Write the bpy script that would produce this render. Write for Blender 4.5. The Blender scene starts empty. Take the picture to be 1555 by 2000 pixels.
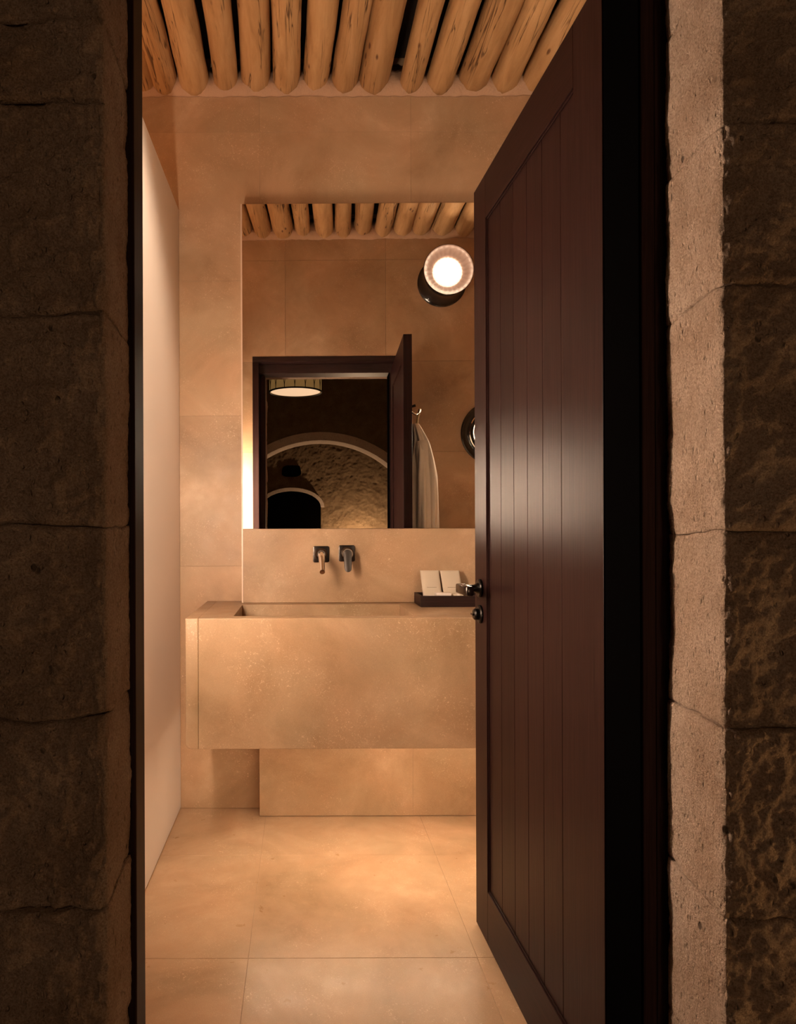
import bpy, bmesh, math, random
from mathutils import Vector, Matrix, noise
random.seed(7)
SC = bpy.context.scene
COL = SC.collection
PI = math.pi

# ------------------------------------------------------------------ camera
F = 1357.14                      # focal length in pixels of the 1555 x 2000 frame
H = 1.157                        # eye height
cam = bpy.data.cameras.new('camera')
camo = bpy.data.objects.new('camera', cam)
COL.objects.link(camo)
cam.sensor_fit = 'VERTICAL'
cam.sensor_height = 36.0
cam.lens = F / 2000 * 36.0
cam.shift_x = (777.5 - 590) / 2000
cam.shift_y = (1027 - 1000) / 2000
cam.clip_start = 0.02
camo.location = (0, 0, H)
camo.rotation_euler = (Matrix.Rotation(PI / 2, 3, 'X') @ Matrix.Rotation(math.radians(-0.2), 3, 'Z')).to_euler()
SC.camera = camo

# ------------------------------------------------------------------ world, exposure
w = bpy.data.worlds.new('World')
SC.world = w
w.use_nodes = True
w.node_tree.nodes['Background'].inputs[0].default_value = (0.9, 0.6, 0.4, 1)
w.node_tree.nodes['Background'].inputs[1].default_value = 0.0
SC.view_settings.view_transform = 'Standard'
SC.view_settings.look = 'None'
SC.view_settings.gamma = 1.0
SC.view_settings.use_curve_mapping = False
SC.view_settings.exposure = 0.42
SC.cycles.max_bounces = 7
SC.cycles.sample_clamp_indirect = 60.0     # keep the lamp light that comes back off the mirror

WARM = (1.0, 0.70, 0.44)
E_SCONCE = 11.5        # upper spool lamp disc
E_ROUND = 62.0         # round stepped lamp disc
E_PART = 100.0          # lamp on the pale partition
E_PENDANT = 0.62       # pendant diffuser in the outer room

# key planes (metres, camera at the origin looking along +Y)
YB, YM, YV, YI, YS = 2.85, 2.765, 2.311, 1.25, 0.912
YFR = 1.07             # front of the door frame
ZC = 2.925             # underside of the logs
XR, XL = 1.60, -1.45   # room sides
XP = -0.50             # pale partition


# ------------------------------------------------------------------ materials
def nodes_of(name):
    m = bpy.data.materials.new(name)
    m.use_nodes = True
    nt = m.node_tree
    return m, nt, nt.nodes, nt.links, nt.nodes['Principled BSDF']


def simple(name, col, rough=0.5, metal=0.0, spec=0.5, bump=0.0, bscale=200.0):
    m, nt, N, L, b = nodes_of(name)
    b.inputs['Base Color'].default_value = (*col, 1)
    b.inputs['Roughness'].default_value = rough
    b.inputs['Metallic'].default_value = metal
    b.inputs['Specular IOR Level'].default_value = spec
    if bump:
        g = N.new('ShaderNodeNewGeometry')
        n = N.new('ShaderNodeTexNoise')
        n.inputs['Scale'].default_value = bscale
        n.inputs['Detail'].default_value = 4
        L.new(g.outputs['Position'], n.inputs['Vector'])
        bp = N.new('ShaderNodeBump')
        bp.inputs['Strength'].default_value = bump
        bp.inputs['Distance'].default_value = 0.002
        L.new(n.outputs['Fac'], bp.inputs['Height'])
        L.new(bp.outputs['Normal'], b.inputs['Normal'])
    return m


def emit(name, col, strength):
    m, nt, N, L, b = nodes_of(name)
    b.inputs['Base Color'].default_value = (0.8, 0.8, 0.8, 1)
    b.inputs['Emission Color'].default_value = (*col, 1)
    b.inputs['Emission Strength'].default_value = strength
    return m


def tex_noise(N, L, vec, scale, detail=6, rough=0.55, dist=0.0):
    n = N.new('ShaderNodeTexNoise')
    n.inputs['Scale'].default_value = scale
    n.inputs['Detail'].default_value = detail
    n.inputs['Roughness'].default_value = rough
    n.inputs['Distortion'].default_value = dist
    L.new(vec, n.inputs['Vector'])
    return n.outputs['Fac']


def ramp(N, L, fac, stops):
    r = N.new('ShaderNodeValToRGB')
    e = r.color_ramp.elements
    while len(e) < len(stops):
        e.new(0.5)
    for el, (p, c) in zip(e, stops):
        el.position = p
        el.color = (*c, 1) if len(c) == 3 else c
    L.new(fac, r.inputs['Fac'])
    return r.outputs['Color']


def mix(N, L, a, b, fac, mode='MIX'):
    x = N.new('ShaderNodeMix')
    x.data_type = 'RGBA'
    x.blend_type = mode
    for s, v in ((6, a), (7, b), (0, fac)):
        if hasattr(v, 'links') or hasattr(v, 'is_output'):
            L.new(v, x.inputs[s])
        else:
            x.inputs[s].default_value = v if s == 0 else (*v, 1)
    return x.outputs[2]


def mapped(N, L, scale=(1, 1, 1), rot=(0, 0, 0), loc=(0, 0, 0)):
    g = N.new('ShaderNodeNewGeometry')
    mp = N.new('ShaderNodeMapping')
    mp.inputs['Scale'].default_value = scale
    mp.inputs['Rotation'].default_value = rot
    mp.inputs['Location'].default_value = loc
    L.new(g.outputs['Position'], mp.inputs['Vector'])
    return mp.outputs['Vector']


W1, W0 = (1, 1, 1), (0, 0, 0)


def travertine(name, dark, mid, light, rough=0.45, fleck=0.5, vary=0.07):
    m, nt, N, L, b = nodes_of(name)
    v = mapped(N, L)
    big = tex_noise(N, L, v, 2.6, 5, 0.6, 0.6)
    c = ramp(N, L, big, [(0.28, dark), (0.5, mid), (0.74, light)])
    med = tex_noise(N, L, v, 14, 6, 0.65)
    c = mix(N, L, c, mid, ramp(N, L, med, [(0.42, W0), (0.66, (0.6,) * 3)]))
    hue = tex_noise(N, L, mapped(N, L, loc=(7, 3, 5)), 3.4, 4, 0.6)
    c = mix(N, L, c, ramp(N, L, hue, [(0.35, (1.035, 0.985, 0.955)), (0.65, (0.97, 1.01, 1.015))]), 1.0, 'MULTIPLY')
    # pale calcite flecks, gathered in drifts
    fl = N.new('ShaderNodeTexNoise')
    fl.inputs['Scale'].default_value = 110
    fl.inputs['Detail'].default_value = 3
    fl.inputs['Distortion'].default_value = 2.2
    L.new(v, fl.inputs['Vector'])
    fm = ramp(N, L, fl.outputs['Fac'], [(0.60, W0), (0.70, W1)])
    dr = ramp(N, L, tex_noise(N, L, v, 5.5, 3), [(0.42, W0), (0.66, W1)])
    fm = mix(N, L, fm, dr, 1.0, 'MULTIPLY')
    fm = mix(N, L, fm, (fleck,) * 3, 1.0, 'MULTIPLY')
    pale = tuple(min(1, x * 1.25 + 0.06) for x in light)
    c = mix(N, L, c, pale, fm)
    fine = ramp(N, L, tex_noise(N, L, v, 420, 2), [(0.3, (0.90,) * 3), (0.7, (1.06,) * 3)])
    c = mix(N, L, c, fine, 1.0, 'MULTIPLY')
    oi = N.new('ShaderNodeObjectInfo')
    rv = ramp(N, L, oi.outputs['Random'], [(0, (1 - vary, 1 - vary, 1 - vary * 1.1)), (1, (1 + vary, 1 + vary, 1 + vary))])
    c = mix(N, L, c, rv, 1.0, 'MULTIPLY')
    L.new(c, b.inputs['Base Color'])
    L.new(ramp(N, L, med, [(0.3, (rough - .08,) * 3), (0.7, (rough + .08,) * 3)]), b.inputs['Roughness'])
    b.inputs['Specular IOR Level'].default_value = 0.35
    bp = N.new('ShaderNodeBump')
    bp.inputs['Strength'].default_value = 0.12
    bp.inputs['Distance'].default_value = 0.001
    L.new(fl.outputs['Fac'], bp.inputs['Height'])
    L.new(bp.outputs['Normal'], b.inputs['Normal'])
    return m


def dark_wood(name, a, c2, rough=0.38, axis='z', spec=0.5):
    m, nt, N, L, b = nodes_of(name)
    sc = {'z': (90, 90, 2.2), 'x': (2.2, 90, 90), 'y': (90, 2.2, 90)}[axis]
    v = mapped(N, L, sc)
    n = tex_noise(N, L, v, 1.0, 6, 0.7, 0.8)
    v2 = mapped(N, L, tuple(s * 4 for s in sc))
    n2 = tex_noise(N, L, v2, 1.0, 3, 0.6)
    c = ramp(N, L, n, [(0.3, a), (0.72, c2)])
    c = mix(N, L, c, ramp(N, L, n2, [(0.35, (0.7,) * 3), (0.6, (1.1,) * 3)]), 1.0, 'MULTIPLY')
    oi = N.new('ShaderNodeObjectInfo')
    c = mix(N, L, c, ramp(N, L, oi.outputs['Random'], [(0, (0.86,) * 3), (1, (1.12,) * 3)]), 1.0, 'MULTIPLY')
    L.new(c, b.inputs['Base Color'])
    b.inputs['Roughness'].default_value = rough
    b.inputs['Specular IOR Level'].default_value = spec
    bp = N.new('ShaderNodeBump')
    bp.inputs['Strength'].default_value = 0.25
    bp.inputs['Distance'].default_value = 0.0006
    L.new(n2, bp.inputs['Height'])
    L.new(bp.outputs['Normal'], b.inputs['Normal'])
    return m


def log_wood():
    m, nt, N, L, b = nodes_of('peeled_log')
    oi = N.new('ShaderNodeObjectInfo')
    g = N.new('ShaderNodeNewGeometry')
    ad = N.new('ShaderNodeVectorMath')
    ad.operation = 'MULTIPLY_ADD'
    cb = N.new('ShaderNodeCombineXYZ')
    for i in range(3):
        L.new(oi.outputs['Random'], cb.inputs[i])
    L.new(cb.outputs[0], ad.inputs[0])
    ad.inputs[1].default_value = (0, 37, 0)
    L.new(g.outputs['Position'], ad.inputs[2])

    def mp(s):
        x = N.new('ShaderNodeMapping')
        x.inputs['Scale'].default_value = s
        L.new(ad.outputs[0], x.inputs['Vector'])
        return x.outputs['Vector']
    n = tex_noise(N, L, mp((26, 3.2, 26)), 1.0, 6, 0.65, 0.5)
    c = ramp(N, L, n, [(0.25, (0.33, 0.175, 0.072)), (0.5, (0.48, 0.285, 0.13)), (0.78, (0.60, 0.385, 0.20))])
    # long drying cracks
    cr = tex_noise(N, L, mp((30, 1.1, 30)), 1.0, 3, 0.5, 0.9)
    ck = ramp(N, L, cr, [(0.478, W0), (0.492, W1), (0.500, W1), (0.514, W0)])
    gate = ramp(N, L, tex_noise(N, L, mp((7, 1.8, 7)), 1.0, 2), [(0.46, W0), (0.55, (0.85,) * 3)])
    ck = mix(N, L, ck, gate, 1.0, 'MULTIPLY')
    c = mix(N, L, c, (0.05, 0.018, 0.006), ck)
    # beetle scars and knots
    vo = N.new('ShaderNodeTexVoronoi')
    vo.inputs['Scale'].default_value = 1.0
    L.new(mp((26, 9, 26)), vo.inputs['Vector'])
    kn = ramp(N, L, vo.outputs['Distance'], [(0.10, W1), (0.20, W0)])
    kg = ramp(N, L, tex_noise(N, L, mp((9, 3, 9)), 1.3, 2), [(0.49, W0), (0.56, (0.9,) * 3)])
    kn = mix(N, L, kn, kg, 1.0, 'MULTIPLY')
    c = mix(N, L, c, (0.10, 0.035, 0.012), kn)
    c = mix(N, L, c, ramp(N, L, oi.outputs['Random'], [(0, (0.84, 0.80, 0.78)), (1, (1.08, 1.08, 1.08))]), 1.0, 'MULTIPLY')
    L.new(c, b.inputs['Base Color'])
    b.inputs['Roughness'].default_value = 0.55
    b.inputs['Specular IOR Level'].default_value = 0.3
    h = mix(N, L, n, W0, ck)
    bp = N.new('ShaderNodeBump')
    bp.inputs['Strength'].default_value = 0.5
    bp.inputs['Distance'].default_value = 0.004
    L.new(h, bp.inputs['Height'])
    L.new(bp.outputs['Normal'], b.inputs['Normal'])
    return m


def tuff(name, base, deep, strength=1.0, striate=0.0):
    """rough volcanic tuff: grainy, pitted, with dark inclusions"""
    m, nt, N, L, b = nodes_of(name)
    v = mapped(N, L)
    big = tex_noise(N, L, v, 9, 5, 0.6)
    c = ramp(N, L, big, [(0.3, deep), (0.68, base)])
    gr = tex_noise(N, L, v, 330, 4, 0.75)
    c = mix(N, L, c, ramp(N, L, gr, [(0.32, (0.56, 0.48, 0.43)), (0.60, (1.12,) * 3)]), 1.0, 'MULTIPLY')
    vo = N.new('ShaderNodeTexVoronoi')
    vo.inputs['Scale'].default_value = 100
    wv = mapped(N, L, (1, 1, 0.6))
    L.new(wv, vo.inputs['Vector'])
    pit = ramp(N, L, vo.outputs['Distance'], [(0.14, W1), (0.32, W0)])
    pg = ramp(N, L, tex_noise(N, L, v, 42, 3), [(0.46, W0), (0.56, W1)])
    pit = mix(N, L, pit, pg, 1.0, 'MULTIPLY')
    vo2 = N.new('ShaderNodeTexVoronoi')
    vo2.inputs['Scale'].default_value = 34
    L.new(wv, vo2.inputs['Vector'])
    inc = ramp(N, L, vo2.outputs['Distance'], [(0.09, W1), (0.15, W0)])
    ig = ramp(N, L, tex_noise(N, L, v, 15, 2), [(0.52, W0), (0.58, W1)])
    inc = mix(N, L, inc, ig, 1.0, 'MULTIPLY')
    c = mix(N, L, c, tuple(x * 0.22 for x in deep), inc)
    c = mix(N, L, c, tuple(x * 0.5 for x in deep), mix(N, L, pit, (0.75,) * 3, 1.0, 'MULTIPLY'))
    L.new(c, b.inputs['Base Color'])
    b.inputs['Roughness'].default_value = 0.95
    b.inputs['Specular IOR Level'].default_value = 0.1
    c_pit = pit
    hgt = mix(N, L, gr, W0, pit)
    hgt = mix(N, L, hgt, W0, inc)
    bp = N.new('ShaderNodeBump')
    bp.inputs['Strength'].default_value = strength
    bp.inputs['Distance'].default_value = 0.007
    L.new(hgt, bp.inputs['Height'])
    nrm = bp.outputs['Normal']
    if striate:
        sv = mapped(N, L, (150, 150, 40), (0, 0.5, 0))
        sn = tex_noise(N, L, sv, 1.0, 3, 0.5, 0.3)
        b2 = N.new('ShaderNodeBump')
        b2.inputs['Strength'].default_value = striate
        b2.inputs['Distance'].default_value = 0.004
        L.new(sn, b2.inputs['Height'])
        L.new(nrm, b2.inputs['Normal'])
        nrm = b2.outputs['Normal']
    L.new(nrm, b.inputs['Normal'])
    return m


M = {}
M['tile'] = travertine('travertine_wall', (0.285, 0.166, 0.088), (0.42, 0.262, 0.152), (0.57, 0.38, 0.243), fleck=0.7)
M['floor'] = travertine('travertine_floor', (0.30, 0.182, 0.10), (0.445, 0.284, 0.170), (0.59, 0.40, 0.256), 0.34, 0.65, 0.05)
M['vanity'] = travertine('travertine_vanity', (0.275, 0.168, 0.089), (0.415, 0.263, 0.152), (0.57, 0.39, 0.245), 0.4, 0.9, 0.0)
M['grout'] = simple('grout', (0.40, 0.265, 0.16), 0.9)


def frosted(name, col):
    m, nt, N, L, b = nodes_of(name)
    b.inputs['Base Color'].default_value = (*col, 1)
    b.inputs['Roughness'].default_value = 0.5
    b.inputs['Specular IOR Level'].default_value = 0.3
    t = N.new('ShaderNodeBsdfTranslucent')
    t.inputs['Color'].default_value = (*col, 1)
    mx = N.new('ShaderNodeMixShader')
    mx.inputs[0].default_value = 0.45
    L.new(b.outputs[0], mx.inputs[1])
    L.new(t.outputs[0], mx.inputs[2])
    L.new(mx.outputs[0], N['Material Output'].inputs['Surface'])
    return m


M['plaster'] = frosted('frosted_cream_glass', (0.80, 0.74, 0.68))
M['log'] = log_wood()
M['board'] = simple('dark_ceiling_board', (0.012, 0.006, 0.003), 0.9)
M['mortar'] = simple('mortar', (0.46, 0.29, 0.19), 0.95, spec=0.1, bump=1.0, bscale=120)
M['wood'] = dark_wood('wenge_upright', (0.0135, 0.0054, 0.0048), (0.026, 0.0108, 0.0094), 0.36, 'z', 0.05)
M['woodh'] = dark_wood('wenge_level', (0.0135, 0.0054, 0.0048), (0.026, 0.0108, 0.0094), 0.36, 'y', 0.05)
M['woodx'] = dark_wood('wenge_across', (0.016, 0.0066, 0.0055), (0.030, 0.0125, 0.0105), 0.45, 'x', 0.2)
M['fwood'] = dark_wood('wenge_frame', (0.020, 0.0084, 0.0070), (0.036, 0.0155, 0.0130), 0.5, 'z', 0.07)
M['jamb_shade'] = simple('jamb_shade_black', (0.0012, 0.001, 0.001), 1.0, spec=0.0)
M['black'] = simple('black_metal', (0.018, 0.015, 0.013), 0.32, 0.9)
M['blackgloss'] = simple('black_lacquer', (0.010, 0.007, 0.006), 0.16, 0.0, 0.6)
M['gun'] = simple('gunmetal', (0.085, 0.068, 0.060), 0.24, 1.0)
M['gundark'] = simple('dark_gunmetal', (0.055, 0.044, 0.038), 0.42, 0.7)
M['chrome'] = simple('chrome', (0.95, 0.91, 0.88), 0.12, 1.0)
M['mirror'] = simple('mirror_silver', (0.96, 0.93, 0.89), 0.0, 1.0)
M['mirror_edge'] = simple('mirror_polished_edge', (0.62, 0.44, 0.32), 0.3)
M['pleat'] = simple('pleated_reflector', (0.36, 0.25, 0.22), 0.35)
M['opal_a'] = emit('opal_disc_upper', (1.0, 0.78, 0.55), E_SCONCE)
M['opal_b'] = emit('opal_disc_round', (1.0, 0.78, 0.55), E_ROUND)
M['opal_c'] = emit('opal_disc_partition', (1.0, 0.775, 0.585), E_PART)
M['opal_p'] = emit('pendant_diffuser', (1.0, 0.66, 0.40), E_PENDANT)
M['added_globe'] = emit('added_globe_emitter', (1.0, 0.60, 0.25), 58.0)  # added light for the outer stone
M['strip'] = emit('warm_light_strip', (1.0, 0.76, 0.52), 74.0)
M['glow'] = emit('pendant_fabric_lit', (0.9, 0.5, 0.16), 0.12)
M['glow'].node_tree.nodes['Principled BSDF'].inputs['Base Color'].default_value = (0.4, 0.28, 0.14, 1)
M['cream'] = simple('pendant_fabric', (0.50, 0.36, 0.18), 0.8)
M['towel'] = simple('robe_cotton', (0.74, 0.66, 0.56), 0.95, spec=0.1, bump=0.6, bscale=260)
M['paper'] = simple('paper_pouch', (0.54, 0.45, 0.35), 0.75, spec=0.2)
M['card'] = simple('white_card', (0.70, 0.62, 0.56), 0.6)
M['print'] = simple('grey_print', (0.36, 0.28, 0.21), 0.8)
M['stone_r'] = tuff('tuff_pinkish', (0.60, 0.44, 0.335), (0.44, 0.295, 0.205), 1.0, 0.6)
M['stone_l'] = tuff('tuff_brown', (0.52, 0.37, 0.27), (0.34, 0.225, 0.15), 1.0, 0.25)
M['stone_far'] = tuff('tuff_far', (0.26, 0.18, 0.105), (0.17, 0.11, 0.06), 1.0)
M['arch'] = tuff('tuff_arch_pale', (0.66, 0.54, 0.44), (0.56, 0.44, 0.35), 0.6)
M['dark'] = simple('painted_niche_shade', (0.0016, 0.0010, 0.0006), 1.0, spec=0.0)  # shade of the opening and hollow, put into the colour


# ------------------------------------------------------------------ mesh helpers
class MB:
    def __init__(self):
        self.v, self.f = [], []

    def add(self, vs, fs):
        o = len(self.v)
        self.v += [tuple(p) for p in vs]
        self.f += [tuple(i + o for i in f) for f in fs]
        return self

    def box(self, x0, x1, y0, y1, z0, z1):
        return self.add([(x0, y0, z0), (x1, y0, z0), (x1, y1, z0), (x0, y1, z0), (x0, y0, z1), (x1, y0, z1), (x1, y1, z1), (x0, y1, z1)],
                        [(0, 3, 2, 1), (4, 5, 6, 7), (0, 1, 5, 4), (1, 2, 6, 5), (2, 3, 7, 6), (3, 0, 4, 7)])

    def lathe(self, prof, o=(0, 0, 0), axis='z', seg=40, sign=1, wave=None, ring=False):
        """prof: [(radius, height)] turned about axis through o"""
        vs, fs = [], []
        if ring:
            prof = list(prof) + [prof[0]]
        for (r, h) in prof:
            for k in range(seg):
                a = 2 * PI * k / seg
                rr, hh = (r, h) if wave is None else wave(r, h, a)
                c, s = rr * math.cos(a), rr * math.sin(a)
                hh *= sign
                p = {'z': (c, s, hh), 'y': (c, hh, s), 'x': (hh, c, s)}[axis]
                vs.append((p[0] + o[0], p[1] + o[1], p[2] + o[2]))
        n = len(prof)
        for i in range(n - 1):
            for k in range(seg):
                k2 = (k + 1) % seg
                fs.append((i * seg + k, i * seg + k2, (i + 1) * seg + k2, (i + 1) * seg + k))
        if prof[0][0] > 1e-6 and not ring:
            fs.append(tuple(range(seg))[::-1])
        if prof[-1][0] > 1e-6 and not ring:
            fs.append(tuple((n - 1) * seg + k for k in range(seg)))
        return self.add(vs, fs)

    def tube(self, pts, rad, seg=12, cap=True):
        pts = [Vector(p) for p in pts]
        n = len(pts)
        rs = rad if isinstance(rad, (list, tuple)) else [rad] * n
        vs, fs = [], []
        ref = None
        for i, p in enumerate(pts):
            t = (pts[min(i + 1, n - 1)] - pts[max(i - 1, 0)]).normalized()
            if ref is None:
                ref = Vector((0, 0, 1)) if abs(t.z) < 0.9 else Vector((1, 0, 0))
            a = t.cross(ref).normalized()
            b = a.cross(t).normalized()
            ref = b
            for k in range(seg):
                q = 2 * PI * k / seg
                vs.append(p + (a * math.cos(q) + b * math.sin(q)) * rs[i])
        for i in range(n - 1):
            for k in range(seg):
                k2 = (k + 1) % seg
                fs.append((i * seg + k, i * seg + k2, (i + 1) * seg + k2, (i + 1) * seg + k))
        if cap:
            fs.append(tuple(range(seg))[::-1])
            fs.append(tuple((n - 1) * seg + k for k in range(seg)))
        return self.add(vs, fs)

    def prism(self, poly, y0, y1):
        """polygon in XZ, extruded along Y"""
        n = len(poly)
        vs = [(x, y0, z) for x, z in poly] + [(x, y1, z) for x, z in poly]
        fs = [tuple(range(n)), tuple(range(2 * n - 1, n - 1, -1))]
        fs += [(i, i + n, (i + 1) % n + n, (i + 1) % n) for i in range(n)]
        return self.add(vs, fs)

    def build(self, name, mat, parent=None, bevel=0.0, seg=2, smooth=None, world=True):
        me = bpy.data.meshes.new(name)
        me.from_pydata(self.v, [], self.f)
        bm = bmesh.new()
        bm.from_mesh(me)
        bmesh.ops.recalc_face_normals(bm, faces=bm.faces)
        if bevel:
            es = [e for e in bm.edges if len(e.link_faces) == 2 and e.calc_face_angle(0) > 0.6]
            bmesh.ops.bevel(bm, geom=es, offset=bevel, segments=seg, profile=0.5, affect='EDGES', clamp_overlap=True)
        bm.to_mesh(me)
        bm.free()
        me.materials.append(M[mat])
        if smooth:
            me.shade_smooth()
            if smooth != True:
                me.set_sharp_from_angle(angle=smooth)
        o = bpy.data.objects.new(name, me)
        COL.objects.link(o)
        if parent is not None:
            o.parent = parent
            if world and parent.type == 'EMPTY':
                o.location = parent.matrix_basis.inverted().translation
        return o


def tag(o, label=None, cat=None, group=None, kind=None):
    for k, v in (('label', label), ('category', cat), ('group', group), ('kind', kind)):
        if v:
            o[k] = v
    return o


def thing(name, loc, label=None, cat=None, group=None, kind=None, rz=0.0):
    o = bpy.data.objects.new(name, None)
    COL.objects.link(o)
    o.location = loc
    o.rotation_euler = (0, 0, rz)
    o.empty_display_size = 0.05
    return tag(o, label, cat, group, kind)


AUTO = 0.6


# ------------------------------------------------------------------ bathroom shell
def cuts(a, b, js):
    c = [a] + [j for j in js if a + 0.004 < j < b - 0.004] + [b]
    return list(zip(c[:-1], c[1:]))


JX = [-1.408, -0.788, -0.168, 0.4515, 1.07]
JZ = [0.39, 0.993, 1.609, 2.163, 2.772]
G = 0.00055


def tiles_y(parent, rects, yf, d, mat='tile'):
    """tiles facing along Y; yf is the visible face, d the direction into the wall"""
    for (x0, x1, z0, z1) in rects:
        a, b = sorted((yf, yf + d * 0.012))
        MB().box(x0 + G, x1 - G, a, b, z0 + G, z1 - G).build('wall_tile', mat, parent, bevel=0.0005, seg=1)


def tiles_x(parent, rects, xf, d, mat='tile'):
    for (y0, y1, z0, z1) in rects:
        a, b = sorted((xf, xf + d * 0.012))
        MB().box(a, b, y0 + G, y1 - G, z0 + G, z1 - G).build('wall_tile', mat, parent, bevel=0.0005, seg=1)


# floor
fl = thing('floor', (0, 2, 0), 'tan travertine bathroom floor of large square tiles', kind='structure')
MB().box(XL - .1, XR + .1, 1.0, YB + .1, -0.08, -0.0012).build('floor_bed', 'grout', fl)
FX = [-1.374, -0.761, -0.148, 0.465, 1.078]
FY = [1.27, 1.86, 2.442]
for (x0, x1) in cuts(XL, XR, FX):
    for (y0, y1) in cuts(1.0, YB, FY):
        MB().box(x0 + G, x1 - G, y0 + G, y1 - G, -0.012, 0).build('floor_tile', 'floor', fl, bevel=0.0005, seg=1)

# back wall
wb = thing('wall_back', (0, YB, 0), 'tan travertine tiled back wall above and beside the mirror', kind='structure')
MB().box(XL - .1, XR + .1, YB + 0.0012, YB + 0.12, 0, 3.1).build('wall_core', 'grout', wb)
tiles_y(wb, [(x0, x1, z0, z1) for (x0, x1) in cuts(XL, XR, JX) for (z0, z1) in cuts(0, 3.02, JZ)], YB, 1)

# right wall and far left wall of the wet area
wr = thing('wall_right', (XR, 2, 0), 'tan travertine side wall behind the open door', kind='structure')
MB().box(XR + 0.0025, XR + .12, YI - .02, YB + .1, 0, 3.1).build('wall_core', 'grout', wr)
JYW = [1.63, 2.24]
tiles_x(wr, [(y0, y1, z0, z1) for (y0, y1) in cuts(YI, YB, JYW) for (z0, z1) in cuts(0, 3.02, JZ)], XR, 1)
wl = thing('wall_left', (XL, 2, 0), 'tan travertine wall beyond the pale partition', kind='structure')
MB().box(XL - .12, XL - 0.0025, YI - .02, YB + .1, 0, 3.1).build('wall_core', 'grout', wl)
tiles_x(wl, [(y0, y1, z0, z1) for (y0, y1) in cuts(YI, YB, JYW) for (z0, z1) in cuts(0, 3.02, JZ)], XL, -1)

# pale partition
pt = thing('wall_partition', (XP, 2, 0), 'smooth pale cream partition wall left of the washbasin', kind='structure')
MB().box(XP - 0.04, XP, YI, YB - 0.004, 0.006, 2.453).build('partition_panel', 'plaster', pt, bevel=0.002)
MB().box(XP - 0.037, XP - 0.003, YI, YB - 0.003, 0, 0.006).build('floor_joint', 'grout', pt)

# front wall (doorway): core, lintel, inner tiles
OX0, OX1, OZ = -0.288, 0.570, 2.166      # opening in the tiled inner face
wf = thing('wall_front', (0, 1, 0), 'thick doorway wall of rough tuff blocks lined with travertine tiles', kind='structure')
MB().box(-2.4, -0.327, YFR - .005, YI - 0.0125, 0, 3.1).build('wall_core', 'grout', wf)
MB().box(0.601, 2.4, YFR - .005, YI - 0.0125, 0, 3.1).build('wall_core', 'grout', wf)
MB().box(-0.327, 0.601, YFR - .005, YI - 0.0125, 2.20, 3.1).build('wall_core', 'grout', wf)
JXF = [-1.36, -0.74, -0.122, 0.495, 1.11]
rects = []
for (x0, x1) in cuts(XL, OX0 - .0005, JXF):
    rects += [(x0, x1, z0, z1) for (z0, z1) in cuts(0, OZ, JZ)]
for (x0, x1) in cuts(0.602, XR, JXF):
    rects += [(x0, x1, z0, z1) for (z0, z1) in cuts(0, OZ, JZ)]
for (x0, x1) in cuts(XL, XR, JXF):
    rects += [(x0, x1, z0, z1) for (z0, z1) in cuts(OZ, 3.02, [2.79])]
tiles_y(wf, rects, YI, -1)

# ceiling: board and peeled logs
ce = thing('ceiling', (0, 2, ZC), 'ceiling of peeled round logs laid side by side under dark boards', kind='structure')
MB().box(XL - .1, XR + .1, YI - .1, YB + .1, 3.075, 3.12).build('ceiling_board', 'board', ce)
logs = [  # x at the mirror wall, x at the door wall, radius
    (-1.38, -1.33, .058), (-1.25, -1.20, .060), (-1.125, -1.08, .056), (-1.0, -0.955, .060), (-.878, -.84, .056), (-.755, -.71, .058),
    (-.637, -.60, .055), (-.557, -.50, .0), (-.437, -.375, .0), (-.307, -.257, .0), (-.183, -.132, .0), (-.059, -.013, .0),
    (.059, .122, .0), (.181, .236, .0), (.294, .358, .0), (.449, .480, .0), (.569, .597, .0), (.706, .710, .0), (.836, .838, .0),
    (.960, .973, .0), (1.085, 1.09, .058), (1.21, 1.212, .060), (1.335, 1.335, .057), (1.46, 1.46, .06), (1.565, 1.565, .05)]
rad = {-.557: .049, -.437: .058, -.307: .052, -.183: .061, -.059: .050, .059: .054, .181: .051, .294: .058, .449: .048, .569: .056,
       .706: .060, .836: .061, .960: .055}
for i, (xa, xb, r) in enumerate(logs):
    r = r or rad[xa]
    ny, ns = 30, 18
    rng = random.Random(i * 13 + 5)
    ph, amp = rng.uniform(0, 6), rng.uniform(.004, .012)
    vs, fs = [], []
    for j in range(ny + 1):
        t = j / ny
        y = YI - 0.02 + (YB - YI + 0.04) * t
        ends = math.sin(PI * t)
        cx = xb + (xa - xb) * t + amp * math.sin(ph + t * 5.0) * ends
        r1 = r * (1 + 0.05 * math.sin(ph * 2 + t * 4) + (0.05 if i % 3 else -0.05) * (t - .5))
        cz = ZC + r * 1.0 + 0.006 * math.sin(ph + t * 4.1)
        for k in range(ns):
            a = 2 * PI * k / ns
            q = Vector((math.cos(a) * 2.0, t * 5, math.sin(a) * 2.0 + i * 7.3))
            rr = r1 * (1 + 0.10 * (noise.noise(q)) + 0.05 * noise.noise(q * 2.7))
            vs.append((cx + rr * math.cos(a), y, cz + rr * math.sin(a)))
    for j in range(ny):
        for k in range(ns):
            k2 = (k + 1) % ns
            fs.append((j * ns + k, j * ns + k2, (j + 1) * ns + k2, (j + 1) * ns + k))
    fs += [tuple(range(ns)), tuple(ny * ns + k for k in range(ns))]
    MB().add(vs, fs).build('ceiling_log', 'log', ce, smooth=True)


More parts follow.
